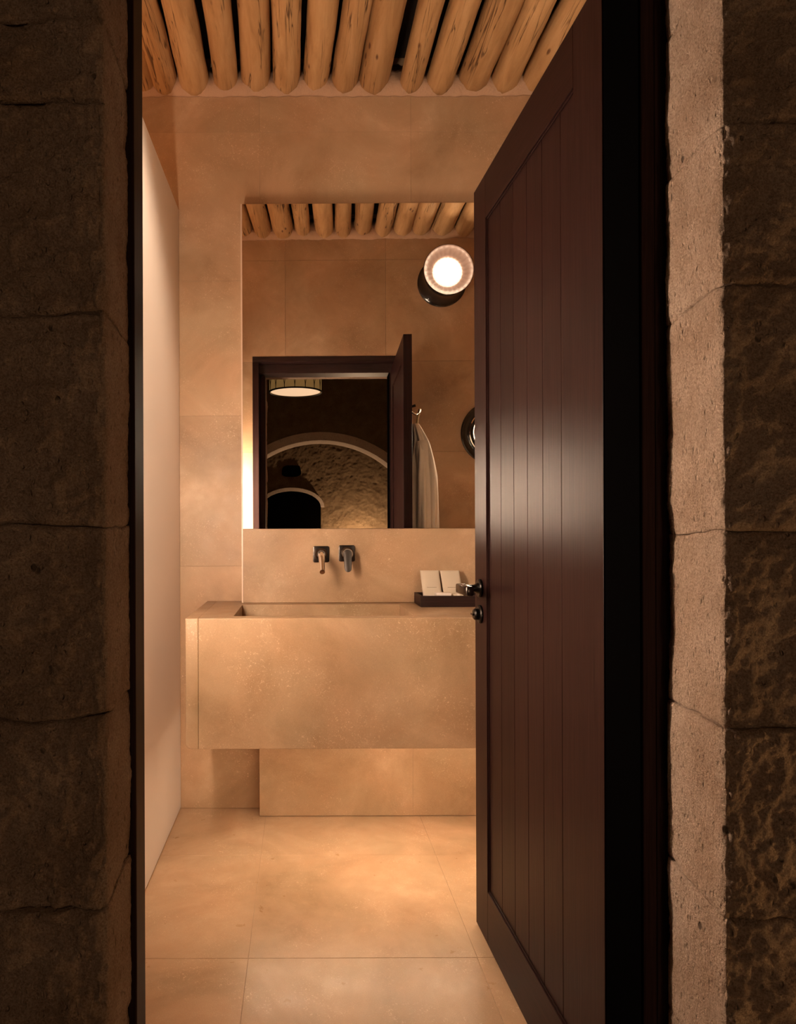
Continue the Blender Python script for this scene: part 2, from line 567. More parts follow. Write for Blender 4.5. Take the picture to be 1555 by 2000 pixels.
def mortar_band(parent, ywall, sgn, seed):
    """hand-smeared mortar where the log ends go into the wall"""
    prof = [(0.0, -0.009), (-0.005, -0.005), (-0.014, 0.004), (-0.024, 0.018), (-0.028, 0.040), (-0.022, 0.075), (0.0, 0.12)]
    nx = 420
    vs, fs = [], []
    for i in range(nx + 1):
        x = XL + (XR - XL) * i / nx
        n1 = noise.noise(Vector((x * 9, seed, 0)))
        n2 = noise.noise(Vector((x * 30, seed, 3)))
        for j, (dy, dz) in enumerate(prof):
            n3 = noise.noise(Vector((x * 55, j * 1.7, seed)))
            k = 1 + 0.45 * n1 + 0.3 * n3
            vs.append((x, ywall + sgn * dy * k, ZC + dz + (0.005 * n1 + 0.005 * n2 if j < 3 else 0.012 * n1 + 0.012 * n3)))
    m = len(prof)
    for i in range(nx):
        for j in range(m - 1):
            fs.append((i * m + j, (i + 1) * m + j, (i + 1) * m + j + 1, i * m + j + 1))
        fs.append((i * m + m - 1, (i + 1) * m + m - 1, (i + 1) * m, i * m))
    fs += [tuple(range(m)), tuple(nx * m + j for j in range(m))]
    MB().add(vs, fs).build('mortar_fillet', 'mortar', parent, smooth=True)


mortar_band(wb, YB, 1, 1.3)
mortar_band(wf, YI, -1, 8.1)

# ------------------------------------------------------------------ rough stone blocks of the doorway
def stone_block(parent, side, z0, z1, seed, mat, xo):
    """quoin block: reveal towards the door frame, corner, front face. side +1 right, -1 left"""
    if side > 0:
        P = [(0.560, YFR - .005), (0.554, YS), (xo, YS), (xo, YFR - .005)]
    else:
        P = [(-0.2655, YFR - .005), (-0.2572, YS), (xo, YS), (xo, YFR - .005)]
    prof = []

    def seg(a, b, n, pw=1.0):
        for i in range(n):
            t = (i / n) ** pw
            prof.append((a[0] + (b[0] - a[0]) * t, a[1] + (b[1] - a[1]) * t))
    seg(P[0], P[1], 46)
    seg(P[1], P[2], 64, 1.6)
    seg(P[2], P[3], 3)
    seg(P[3], P[0], 3)
    n = len(prof)
    nz = max(8, int((z1 - z0) / 0.0034))
    rng = random.Random(seed)
    dz_shift = rng.uniform(0, 50)
    off = rng.uniform(-0.004, 0.004)
    vs, fs = [], []

    def warp(x, y, zb):
        return 0.0 if zb < 0.01 or zb > 2.1 else 0.011 * noise.noise(Vector((x * 7, y * 7, round(zb, 2) * 31))) + 0.004 * noise.noise(Vector((x * 31, y * 31, round(zb, 2) * 17)))
    smo = lambda t: t * t * (3 - 2 * t)
    for j in range(nz + 1):
        t = j / nz
        for i, (x, y) in enumerate(prof):
            z = z0 + (z1 - z0) * t
            z += warp(x, y, z0) * (1 - t) + warp(x, y, z1) * t
            if i >= 110:
                vs.append((x, y, z))
                continue
            q = Vector((x, y, z + dz_shift))
            d = 0.006 * noise.noise(q * 9) + 0.0045 * noise.noise(q * 26) + 0.0028 * noise.noise(q * 70) + 0.0018 * noise.noise(q * 170)
            e = min(t, 1 - t) * (z1 - z0) + 0.003 * noise.noise(Vector((x * 24, y * 24, seed)))
            if e < 0.006:
                d -= 0.0032 * (1 - max(e, 0) / 0.006) ** 1.3
            dc = math.hypot(x - P[1][0], y - P[1][1])
            cn = noise.noise(Vector((seed * 3.1, z * 26, 5))) + 0.6 * noise.noise(Vector((seed, z * 90, 9)))
            if dc < 0.012:
                d -= (0.0032 + 0.0030 * max(0, cn)) * (1 - dc / 0.012) ** 1.4
            # 0 on the reveal, 1 on the front face, blended round the arris
            f = 0.5 * (1 - smo(min(1, dc / 0.012))) if i < 46 else 1 - 0.5 * (1 - smo(min(1, dc / 0.012)))
            k = (0.55 + 0.95 * f) * (1.0 if side > 0 or f < .5 else 1.35)
            d = d * k + off * (0.6 + .4 * f)
            if i == 0:
                d = min(d, 0.001)
            a_ = f * PI / 2
            vs.append((x - side * math.cos(a_) * d, y - math.sin(a_) * d, z))
    for j in range(nz):
        for i in range(n):
            i2 = (i + 1) % n
            fs.append((j * n + i, j * n + i2, (j + 1) * n + i2, (j + 1) * n + i))
    fs += [tuple(range(n)), tuple(nz * n + i for i in range(n))]
    return MB().add(vs, fs).build('stone_block', mat, parent, smooth=True)


right = [0.0, 0.20, 0.42, 0.644, 0.886, 1.148, 1.4695, 1.682, 1.90, 2.126]
left = [0.0, 0.21, 0.43, 0.654, 0.906, 1.158, 1.437, 1.716, 1.824, 1.98, 2.126]
for k in range(len(right) - 1):
    stone_block(wf, 1, right[k] + .0006, right[k + 1] - .0006, 11 + k, 'stone_r', 0.86 + 0.16 * ((k * 7) % 3 - 1))
for k in range(len(left) - 1):
    stone_block(wf, -1, left[k] + .0006, left[k + 1] - .0006, 41 + k, 'stone_r', -0.64 - 0.14 * ((k * 5) % 3 - 1))


def rough_block(parent, x0, x1, y0, y1, z0, z1, seed, mat, nx=24, nz=14, amp=0.010):
    """a plainer block: rough face towards -Y"""
    vs, fs = [], []
    for j in range(nz + 1):
        for i in range(nx + 1):
            x, z = x0 + (x1 - x0) * i / nx, z0 + (z1 - z0) * j / nz
            e = min(x - x0, x1 - x, z - z0, z1 - z)
            q = Vector((x, seed * 1.7, z))
            d = amp * noise.noise(q * 8) + amp * .5 * noise.noise(q * 24) - (0.012 if e < 1e-5 else 0)
            vs.append((x, y0 - d, z))
    for j in range(nz):
        for i in range(nx):
            a = j * (nx + 1) + i
            fs.append((a, a + 1, a + nx + 2, a + nx + 1))
    rim = [i for i in range(nx + 1)] + [j * (nx + 1) + nx for j in range(1, nz + 1)] + \
          [nz * (nx + 1) + i for i in range(nx - 1, -1, -1)] + [j * (nx + 1) for j in range(nz - 1, 0, -1)]
    b = len(vs)
    vs += [(vs[i][0], y1, vs[i][2]) for i in rim]
    m = len(rim)
    fs += [(rim[i], b + i, b + (i + 1) % m, rim[(i + 1) % m]) for i in range(m)]
    fs.append(tuple(range(b, b + m)))
    return MB().add(vs, fs).build('stone_block', mat, parent, smooth=AUTO)


# lintel over the doorway and the blocks beyond, outside the frame of the photograph
rough_block(wf, -0.62, 0.88, YS, YFR - .006, 2.127, 2.46, 3, 'stone_l', 60, 16)
for k in range(len(right) - 1):
    a = 0.862 + 0.16 * ((k * 7) % 3 - 1)
    rough_block(wf, a, 1.5, YS, YFR - .006, right[k] + .001, right[k + 1] - .001, 70 + k, 'stone_r')
    rough_block(wf, 1.502, 2.3, YS, YFR - .006, right[k] + .001, right[k + 1] - .001, 90 + k, 'stone_r')
for k in range(len(left) - 1):
    a = -0.642 - 0.14 * ((k * 5) % 3 - 1)
    rough_block(wf, -1.4, a, YS, YFR - .006, left[k] + .001, left[k + 1] - .001, 110 + k, 'stone_l')
    rough_block(wf, -2.3, -1.402, YS, YFR - .006, left[k] + .001, left[k + 1] - .001, 130 + k, 'stone_l')
for (x0, x1) in ((-2.3, -1.45), (-1.448, -0.622), (0.882, 1.6), (1.602, 2.3)):
    rough_block(wf, x0, x1, YS, YFR - .006, 2.127, 2.46, int(x0 * 10) + 170, 'stone_l')
for (x0, x1) in ((-2.3, -1.2), (-1.198, -0.2), (-0.198, 0.7), (0.702, 1.5), (1.502, 2.3)):
    rough_block(wf, x0, x1, YS, YFR - .006, 2.462, 2.95, int(x0 * 10) + 210, 'stone_l')

# ------------------------------------------------------------------ door frame
fr = thing('trim_door_frame', (0.13, 1.1, 0), 'dark brown timber door frame set inside the rough stone opening', kind='structure')
SX0, SX1, SZ = -0.257, 0.5205, 2.108      # clear opening between the stops
MB().box(-0.326, -0.288, YFR, YI + .002, 0, 2.166).build('jamb', 'fwood', fr, bevel=0.0015)
MB().box(-0.288, SX0, YFR, YFR + .06, 0, SZ).build('door_stop', 'fwood', fr, bevel=0.002)
MB().box(SX1 + 0.0035, 0.545, YFR, 1.195, 0, SZ).build('door_stop', 'fwood', fr, bevel=0.002)
MB().box(0.545, 0.600, YFR, YI + .002, 0, 2.166).build('jamb', 'fwood', fr, bevel=0.0015)
MB().box(SX1, SX1 + 0.0034, YFR + .0015, 1.193, 0, SZ).build('jamb_shade_strip', 'jamb_shade', fr)  # near-black strip that paints deep shade onto the side of the stop
MB().box(-0.326, 0.600, YFR, YI + .002, 2.166, 2.20).build('head', 'woodx', fr, bevel=0.0015)
MB().box(-0.288, 0.545, YFR, 1.195, SZ, 2.166).build('door_stop', 'woodx', fr, bevel=0.002)

# ------------------------------------------------------------------ the door leaf, opened into the room
HX, HY = 0.528, 1.217
FXX, FYY = 0.502, 2.017
ang = math.atan2(FYY - HY, FXX - HX)
DW = math.hypot(FXX - HX, FYY - HY)
T = 0.043
dr = thing('door_1', (HX, HY, 0), 'dark brown timber door standing open, plank panel inside a plain frame', kind='structure', rz=ang)
# local axes: x from hinge to free edge, +y towards the face seen in the photograph
Z0, Z1 = 0.006, 2.1216
US = [0.0, 0.120, DW - 0.111, DW]
PB, PT = 0.151, 1.999


def dpart(name, mat, x0, x1, y0, y1, z0, z1, bevel=0.0012, parent=dr):
    return MB().box(x0, x1, y0, y1, z0, z1).build(name, mat, parent, bevel=bevel, seg=2, world=False)


dpart('stile', 'wood', US[0], US[1] - .0003, -T, 0, Z0, Z1)
dpart('stile', 'wood', US[2] + .0003, US[3], -T, 0, Z0, Z1)
dpart('rail', 'woodh', US[1], US[2], -T, 0, PT, Z1)
dpart('rail', 'woodh', US[1], US[2], -T, 0, Z0, PB)
ub = [US[1]] + [DW - (FYY - y) for y in (1.413, 1.513, 1.607, 1.700, 1.799)] + [US[2]]
for a, b in zip(ub[:-1], ub[1:]):
    dpart('plank', 'wood', a + .0004, b - .0004, -0.016, -0.0065, PB, PT, 0.0014)
dpart('panel_core', 'wood', US[1], US[2], -T + .006, -0.0165, PB, PT, 0.0)
# moulding round the panel
for (x0, x1, z0, z1, mt) in ((US[2] - .0045, US[2], PB, PT, 'wood'), (US[1], US[1] + .0045, PB, PT, 'wood'),
                             (US[1] + .0045, US[2] - .0045, PT - .0045, PT, 'woodh'), (US[1] + .0045, US[2] - .0045, PB, PB + .0045, 'woodh')):
    dpart('moulding', mt, x0, x1, -0.007, -0.0035, z0, z1, 0.0015)
for z in (0.24, 1.06, 1.88):
    hg = MB().lathe([(0, -.05), (.0065, -.05), (.0065, .05), (0, .05)], (-0.006, -T - 0.003, z), 'z', 16).build('hinge', 'chrome', dr, smooth=AUTO, world=False)
    MB().box(-0.0025, 0.0, -T + .004, -0.008, z - .05, z + .05).build('hinge_leaf', 'chrome', hg)

# handle and thumb-turn on the free stile
ux = DW - (FYY - 1.96)
zh, zl = 0.979, 0.906
hd = MB().lathe([(0, 0), (.026, 0), (.026, .006), (.0235, .009), (0, .009)], (ux, 0, zh), 'y', 32).build('door_handle', 'black', dr, smooth=AUTO, world=False)
MB().lathe([(.016, .009), (.013, .014), (.0105, .02), (.0105, .040), (.014, .046), (0, .046)], (ux, 0, zh), 'y', 24).build('neck', 'black', hd, smooth=AUTO)
oct_ = [(ux + .016, .044), (ux + .016, .068), (ux - .085, .068), (ux - .092, .064), (ux - .092, .048), (ux - .085, .044)]
lv = MB()
n = len(oct_)
lv.add([(a, b, zh - .013) for a, b in oct_] + [(a, b, zh + .013) for a, b in oct_],
       [tuple(range(n)), tuple(range(2 * n - 1, n - 1, -1))] + [(i, i + n, (i + 1) % n + n, (i + 1) % n) for i in range(n)])
lv.build('lever', 'gun', hd, bevel=0.004, seg=2, smooth=AUTO)
lk = MB().lathe([(0, 0), (.026, 0), (.026, .005), (.023, .008), (0, .008)], (ux, 0, zl), 'y', 32).build('thumb_turn', 'black', dr, smooth=AUTO, world=False)
MB().lathe([(.0165, .008), (.0165, .017), (.0135, .021), (0, .021)], (ux, 0, zl), 'y', 24).build('turn_knob', 'black', lk, smooth=AUTO)
MB().box(ux - .011, ux + .011, .021, .027, zl - .003, zl + .003).build('turn_grip', 'gun', lk, bevel=0.0012)
# hook on the hidden face
uh = DW - (FYY - 1.62)
zk = 1.795
hk = MB().lathe([(0, 0), (.02, 0), (.02, .006), (.012, .010), (0, .010)], (uh, -T, zk), 'y', 24, -1).build('robe_hook', 'chrome', dr, smooth=AUTO, world=False)
MB().tube([(uh, -T - .008, zk), (uh, -T - .045, zk - .004), (uh, -T - .068, zk - .018), (uh, -T - .082, zk - .010), (uh, -T - .087, zk + .012)],
          [.007, .007, .0065, .006, .0075], 12).build('hook_arm', 'chrome', hk, smooth=AUTO)
MB().tube([(uh, -T - .02, zk), (uh, -T - .035, zk + .025), (uh, -T - .062, zk + .034)], [.0065, .0065, .008], 12).build('upper_prong', 'black', hk, smooth=AUTO)

# robe on that hook
robe = thing('bathrobe', (0.62, 1.62, 0.62), 'cream white cotton bathrobe hanging on the back of the dark door, seen in the mirror', 'bathrobe')


def robe_mesh():
    vs, fs = [], []
    nz, ns = 44, 64
    for j in range(nz + 1):
        t = j / nz
        z = 1.725 - t * 1.05
        wx = 0.018 + 0.050 * min(1, (t / .28)) ** .75 + 0.020 * t
        wy = 0.030 + 0.125 * min(1, (t / .22)) ** .8 + 0.03 * t
        cx = 0.622 + (0.028 if t > .1 else 0.28 * t)
        for k in range(ns):
            a = 2 * PI * k / ns
            fold = 1 + (0.17 * math.sin(7 * a + 1.3 * t + .6) + 0.10 * math.sin(12 * a - 2.2 * t + 2)) * min(1, t * 5 + .12)
            x = cx + wx * math.cos(a) * fold
            y = 1.62 + wy * math.sin(a) * fold
            x = max(x, 0.562 + 0.006 * math.sin(5 * a) + 0.0325 * (2.017 - y) + 0.004)
            vs.append((x, y, z - (0.016 * math.sin(3 * a) if j == nz else 0)))
    for j in range(nz):
        for k in range(ns):
            k2 = (k + 1) % ns
            fs.append((j * ns + k, j * ns + k2, (j + 1) * ns + k2, (j + 1) * ns + k))
    fs += [tuple(range(ns)), tuple(nz * ns + k for k in range(ns))]
    return MB().add(vs, fs)


robe_mesh().build('robe_body', 'towel', robe, smooth=True)
MB().tube([(0.626, 1.62, 1.715), (0.634, 1.606, 1.765), (0.640, 1.605, 1.780), (0.642, 1.62, 1.784), (0.640, 1.635, 1.780), (0.634, 1.634, 1.765), (0.628, 1.62, 1.715)],
          0.0045, 8).build('hanging_loop', 'cream', robe, smooth=True)
sl = MB()
pts = [(0.640 + .040 * math.sin(t * 2.6), 1.70 + .05 * t, 1.62 - .62 * t) for t in [i / 14 for i in range(15)]]
sl.tube(pts, [.030 + .022 * math.sin(PI * (i / 14) ** .6) for i in range(15)], 18).build('sleeve', 'towel', robe, smooth=True)

# ------------------------------------------------------------------ protruding mirror panel, splashback, plinth
ps = thing('trim_mirror_panel', (0.6, YM, 0.85), 'boxed out travertine splashback panel that carries the mirror', kind='structure')
MB().box(-0.2405, XR, YM + 0.010, YB, 0.80, 2.438).build('panel_core', 'tile', ps)
MB().box(-0.2405, -0.2350, YM, YM + 0.010, 0.851, 2.438).build('edge_strip', 'mirror_edge', ps)
for (x0, x1) in cuts(-0.2345, XR, [1.02]):
    MB().box(x0, x1 - G, YM, YM + 0.010, 0.8515, 1.1445).build('splashback_tile', 'tile', ps, bevel=0.0006, seg=1)
pl = thing('trim_plinth', (0.6, YM, 0), 'boxed out travertine wall base under the floating basin', kind='structure')
MB().box(-0.1730, XR, YM + 0.0012, YB, 0.002, 0.52).build('plinth_core', 'grout', pl)
for (x0, x1) in cuts(-0.1735, XR, [0.438, 1.05]):
    MB().box(x0 + G, x1 - G, YM, YM + .012, 0.003, 0.52).build('plinth_tile', 'tile', pl, bevel=0.0005, seg=1)

mr = thing('wall_mirror', (0.5, YM, 1.146), 'large frameless mirror over the basin reflecting the doorway and log ceiling', 'mirror')
ey = 1.5345 * math.tan(math.radians(0.45))     # hung a touch out of square with the wall
mg = MB().box(-0.2345, 1.30, YM - .0002, YM + .0095, 1.146, 2.4375)
mg.v = [(x, y - ey if (x > 1 and y < YM) else y, z) for (x, y, z) in mg.v]
mg.build('mirror_glass', 'mirror', mr)
MB().box(1.3005, XR - .002, YM + .0002, YM + .0095, 1.146, 2.4375).build('mirror_side_panel', 'tile', ps)

# ------------------------------------------------------------------ floating vanity
VZ0, VZ1 = 0.4145, 0.850
VX0 = -0.390
va = thing('floating_basin', (0.5, 2.5, VZ0), 'floating tan travertine washbasin block with long rectangular basin and rounded end', 'washbasin')
EP = -0.347           # joint between the end slab and the front slab
# end slab with rounded lower corner, seen from the front
r_ = 0.020
poly = [(EP - .0002, VZ0), (VX0 + r_, VZ0)]
poly += [(VX0 + r_ - r_ * math.sin(a), VZ0 + r_ - r_ * math.cos(a)) for a in [PI / 2 * i / 8 for i in range(1, 9)]]
poly += [(VX0, VZ1), (EP - .0002, VZ1)]
MB().prism(poly, YV + .001, YB - .001).build('end_slab', 'vanity', va, bevel=0.003, seg=3, smooth=AUTO)
BX0, BX1, BY0, BY1 = -0.234, 0.380, 2.367, 2.705
XE = XR - .002
MB().box(EP + .0004, XE, YV, YV + .030, VZ0, VZ1 - .0002).build('front_slab', 'vanity', va, bevel=0.0022)
MB().box(EP + .0004, XE, YV + .031, YM - .001, VZ0 + .001, VZ0 + .03).build('under_slab', 'vanity', va)
DT = VZ1 - .03
MB().box(-0.20, XE - .05, YV + .040, YV + .052, VZ0 - .004, VZ0 + .0008).build('light_strip', 'strip', va)
deck = MB()
deck.box(EP + .0002, BX0, YV + .0301, YM - .0005, DT, VZ1)
deck.box(BX1, XE, YV + .0301, YM - .0005, DT, VZ1)
deck.box(BX0, BX1, YV + .0301, BY0, DT, VZ1)
deck.box(BX0, BX1, BY1, YM - .0005, DT, VZ1)
deck.build('deck', 'vanity', va)
MB().box(EP + .0002, -0.2408, YM - .0004, YB - .001, DT, VZ1).build('deck_return', 'vanity', va)
ZB = 0.715
bs = MB()
for (x0, x1, y0, y1, z0, z1) in ((BX0 - .02, BX0, BY0 - .02, BY1 + .02, ZB, DT), (BX1, BX1 + .02, BY0 - .02, BY1 + .02, ZB, DT),
                                 (BX0, BX1, BY0 - .02, BY0, ZB, DT), (BX0, BX1, BY1, BY1 + .02, ZB, DT),
                                 (BX0 - .02, BX1 + .02, BY0 - .02, BY1 + .02, ZB - .02, ZB)):
    bs.box(x0, x1, y0, y1, z0, z1)
bso = bs.build('basin_trough', 'vanity', va)
MB().box(0.04, 0.11, 2.42, 2.46, ZB, ZB + .003).build('drain_slot', 'black', bso, bevel=0.001)

# ------------------------------------------------------------------ taps
def rplate(cx, cz, s, r, y0, y1):
    p = []
    for (sx, sz, a0) in ((1, 1, 0), (-1, 1, PI / 2), (-1, -1, PI), (1, -1, 1.5 * PI)):
        for i in range(6):
            a = a0 + PI / 2 * i / 5
            p.append((cx + sx * (s - r) + r * math.cos(a), cz + sz * (s - r) + r * math.sin(a)))
    return MB().prism(p, y0, y1)


SXP, SZP = 0.0755, 1.044
sp = thing('wall_spout', (SXP, YM, SZP), 'slim wall mounted chrome basin spout on a dark rounded square plate', 'tap')
rplate(SXP, SZP, .0325, .007, YM - .007, YM - .0003).build('wall_plate', 'gun', sp, bevel=0.0015, smooth=AUTO)
MB().lathe([(.024, .006), (.024, .014), (.019, .020), (.0165, .030), (0, .030)], (SXP, YM, SZP), 'y', 32, -1).build('collar', 'gun', sp, smooth=AUTO)
path = [(SXP, YM - .022, SZP), (SXP, YM - .050, SZP - .0015), (SXP, YM - .080, SZP - .012), (SXP, YM - .12, SZP - .034), (SXP, YM - .165, SZP - .060)]
MB().tube(path, [.0135, .013, .0118, .0108, .010], 20).build('spout_tube', 'chrome', sp, smooth=AUTO)

HXP, HZP = 0.1775, 1.047
th = thing('tap_lever', (HXP, YM, HZP), 'dark gunmetal single lever tap handle on a rounded square wall plate', 'tap')
rplate(HXP, HZP, .0325, .007, YM - .007, YM - .0003).build('wall_plate', 'gun', th, bevel=0.0015, smooth=AUTO)
MB().lathe([(.026, .006), (.026, .013), (.0225, .018), (.0225, .052), (.020, .057), (0, .057)], (HXP, YM, HZP), 'y', 36, -1).build('cartridge_body', 'gun', th, smooth=AUTO)
lp = []
for i in range(11):
    a = PI * i / 10
    lp.append((HXP + .0165 * math.cos(a), HZP + .0165 * math.sin(a)))
for i in range(9):
    a = PI + PI * i / 8
    lp.append((HXP + .0135 * math.cos(a), HZP - .056 + .0135 * math.sin(a)))
lev = MB().prism(lp, YM - .064, YM - .054)
lev.v = [(x, y - max(0, (HZP - z)) * 0.35, z) for (x, y, z) in lev.v]
lev.build('lever', 'gundark', th, bevel=0.0015, smooth=AUTO)

# ------------------------------------------------------------------ tray with amenities
TX0, TX1, TY0, TY1, TZ = 0.444, 0.86, 2.606, 2.755, 0.8505
tr = thing('amenity_tray', (0.65, 2.68, TZ), 'dark brown wooden tray on the stone counter holding toiletries', 'tray')
MB().box(TX0 + .006, TX1 - .006, TY0 + .006, TY1 - .006, TZ, TZ + .006).build('tray_base', 'woodx', tr)
TH = 0.042
for nm, (x0, x1, y0, y1), mt in (('tray_side', (TX0, TX1, TY0, TY0 + .008), 'woodx'), ('tray_side', (TX0, TX1, TY1 - .008, TY1), 'woodx'),
                                 ('tray_side', (TX0, TX0 + .008, TY0 + .0082, TY1 - .0082), 'woodh'), ('tray_side', (TX1 - .008, TX1, TY0 + .0082, TY1 - .0082), 'woodh')):
    MB().box(x0, x1, y0, y1, TZ, TZ + TH).build(nm, mt, tr, bevel=0.001)


def pouch(xb0, xb1, xt0, xt1, yb, yt, zb, zt, label):
    o = thing('paper_pouch', ((xb0 + xb1) / 2, yb, zb), label, 'pouch', 'paper pouches in the tray')
    nx, nz = 14, 18
    vs, fs = [], []
    for sd in (0, 1):
        for j in range(nz + 1):
            t = j / nz
            for i in range(nx + 1):
                s = i / nx
                bul = 0.007 * (math.sin(PI * s) ** .6) * (math.sin(PI * min(1, (t + .02) / 1.02)) ** .7) + .0006
                x = (xb0 + (xb1 - xb0) * s) * (1 - t) + (xt0 + (xt1 - xt0) * s) * t
                n_ = 0.0012 * noise.noise(Vector((s * 3, t * 4, xb0 * 30)))
                y = yb + (yt - yb) * t + (-bul + n_ if sd == 0 else bul)
                vs.append((x, y, zb + (zt - zb) * t))
    st = (nx + 1) * (nz + 1)
    for j in range(nz):
        for i in range(nx):
            a = j * (nx + 1) + i
            fs.append((a, a + 1, a + nx + 2, a + nx + 1))
            fs.append((st + a, st + a + nx + 1, st + a + nx + 2, st + a + 1))
    for i in range(nx):
        fs.append((i, st + i, st + i + 1, i + 1))
        q = nz * (nx + 1) + i
        fs.append((q, q + 1, st + q + 1, st + q))
    for j in range(nz):
        q = j * (nx + 1)
        fs.append((q, q + nx + 1, st + q + nx + 1, st + q))
        q += nx
        fs.append((q, st + q, st + q + nx + 1, q + nx + 1))
    MB().add(vs, fs).build('pouch_body', 'paper', o, smooth=True)
    t = 0.47
    pr = MB()
    wd = (xt1 - xt0)
    x = xt0 * t + xb0 * (1 - t) + wd * .24
    z = zb + (zt - zb) * t
    y = yb + (yt - yb) * t - 0.0092
    for k in range(9):
        ww = wd * (.035 if k % 3 else .048)
        pr.box(x, x + ww, y, y + .0012, z, z + .0022)
        x += ww + wd * .018
    pr.build('print_line', 'print', o)
    return o


pouch(.4700, .5440, .4640, .5380, 2.682, 2.738, TZ + .007, .9800, 'cream paper pouch leaning in the tray, the left of two')
pouch(.5510, .6270, .5430, .6180, 2.682, 2.738, TZ + .007, .9790, 'cream paper pouch leaning in the tray, the right of two behind the door lever')
bx = thing('small_box', (.535, 2.64, TZ), 'small white card box lying in the tray before the pouches', 'box')
MB().box(.507, .562, 2.625, 2.662, TZ + .0065, .9005).build('carton', 'card', bx, bevel=0.001)
MB().box(.5062, .5628, 2.6242, 2.6628, .8925, .9012).build('lid', 'card', bx, bevel=0.001)
b2 = thing('soap_packet', (.585, 2.65, TZ), 'flat cream wrapped soap packet at the right end of the small white box', 'soap')
MB().box(.572, .612, 2.632, 2.672, TZ + .0065, .8955).build('wrapped_bar', 'paper', b2, bevel=0.005, seg=3, smooth=AUTO)
MB().box(.586, .598, 2.6315, 2.6725, TZ + .0070, .8960).build('paper_band', 'card', b2, bevel=0.002)
cd = MB().box(.466, .502, 2.618, 2.652, TZ + .0065, .8925).build('folded_card', 'card', None, bevel=0.0006)
tag(cd, 'low white folded card lying in the left front of the tray', 'card')

# ------------------------------------------------------------------ wall lamps
# spool lamp on the door wall, up in the mirror
AX, AZ = 0.837, 2.642
la = thing('spool_wall_lamp', (AX, YI, AZ), 'dark spool shaped wall lamp with pleated rosy reflector and glowing disc, seen in the mirror', 'wall lamp')
MB().lathe([(0, 0.0005), (.146, 0.0005), (.149, .006), (.149, .014), (.140, .022), (.124, .060), (.118, .105), (.121, .150), (.134, .200), (.146, .222), (.1475, .230), (.144, .231),
            (.140, .226), (.120, .170), (.0, .168)], (AX, YI, AZ), 'y', 72).build('spool_body', 'blackgloss', la, smooth=AUTO)


def pleats(r, h, a):
    k = math.sin(a * 26) * 0.0022 * (1 if 0.085 < r < 0.139 else 0)
    return r, h + k


MB().lathe([(.1445, .2315), (.1405, .229), (.138, .2235), (.130, .212), (.118, .201), (.104, .194), (.090, .190), (.080, .1885), (.080, .187), (.104, .187), (.130, .2), (.1395, .2225)],
           (AX, YI, AZ), 'y', 208, 1, pleats, ring=True).build('pleated_reflector', 'pleat', la, smooth=True)
MB().lathe([(.078, .1885), (.0785, .194), (.076, .199), (.06, .2035), (.03, .206), (0.0, .2065)][::1], (AX, YI, AZ), 'y', 48).build('glowing_disc', 'opal_a', la, smooth=True)

# round stepped lamp, partly hidden by the door in the photograph
BXc, BZ = 1.141, 1.72
lb = thing('round_wall_lamp', (BXc, YI, BZ), 'round black wall lamp with stepped rings, half hidden by the door edge in the mirror', 'wall lamp')
MB().lathe([(0, .0005), (.186, .0005), (.192, .006), (.192, .018), (.186, .022), (.150, .014), (.144, .016), (.144, .040), (.0, .040)], (BXc, YI, BZ), 'y', 72).build('back_dish', 'blackgloss', lb, smooth=AUTO)
MB().lathe([(.1465, .038), (.1465, .044), (.142, .047), (.139, .044), (.139, .038)], (BXc, YI, BZ), 'y', 72, ring=True).build('outer_ring', 'chrome', lb, smooth=AUTO)
MB().lathe([(.131, .040), (.131, .054), (.126, .058), (.121, .054), (.121, .040)], (BXc, YI, BZ), 'y', 72, ring=True).build('inner_ring', 'gun', lb, smooth=AUTO)
MB().lathe([(.104, .040), (.104, .050), (.08, .058), (.04, .062), (0, .063)], (BXc, YI, BZ), 'y', 48).build('glowing_disc', 'opal_b', lb, smooth=True)

# its neighbour on the pale partition beside the doorway (outside the photograph's view, source of the light from the left)
CY, CZ0, CZ1 = 1.55, 0.92, 1.60
lc = thing('tube_wall_lamp', (XP, CY, CZ0), 'upright opal tube wall lamp on the pale partition beside the doorway', 'wall lamp')
MB().box(XP + .0005, XP + .016, CY - .022, CY + .022, CZ0 + .03, CZ1 - .03).build('back_plate', 'black', lc, bevel=0.002)
for z in (CZ0, CZ1 - .03):
    MB().lathe([(0, 0), (.034, 0), (.034, .03), (0, .03)], (XP + .052, CY, z), 'z', 32).build('end_cap', 'black', lc, smooth=AUTO)
MB().lathe([(0, CZ0 + .0305), (.031, CZ0 + .0305), (.031, CZ1 - .0305), (0, CZ1 - .0305)], (XP + .052, CY, 0), 'z', 32).build('opal_tube', 'opal_c', lc, smooth=AUTO)

# ------------------------------------------------------------------ outer room behind the camera, seen through the mirror
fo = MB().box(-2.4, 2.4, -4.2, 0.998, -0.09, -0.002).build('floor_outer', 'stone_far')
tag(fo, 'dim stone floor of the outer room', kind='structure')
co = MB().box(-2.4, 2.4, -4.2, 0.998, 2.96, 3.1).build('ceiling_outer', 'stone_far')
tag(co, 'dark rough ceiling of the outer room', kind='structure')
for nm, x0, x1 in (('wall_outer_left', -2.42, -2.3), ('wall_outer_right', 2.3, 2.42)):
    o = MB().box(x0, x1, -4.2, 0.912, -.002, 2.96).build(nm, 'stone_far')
    tag(o, 'rough stone side wall of the outer room', kind='structure')


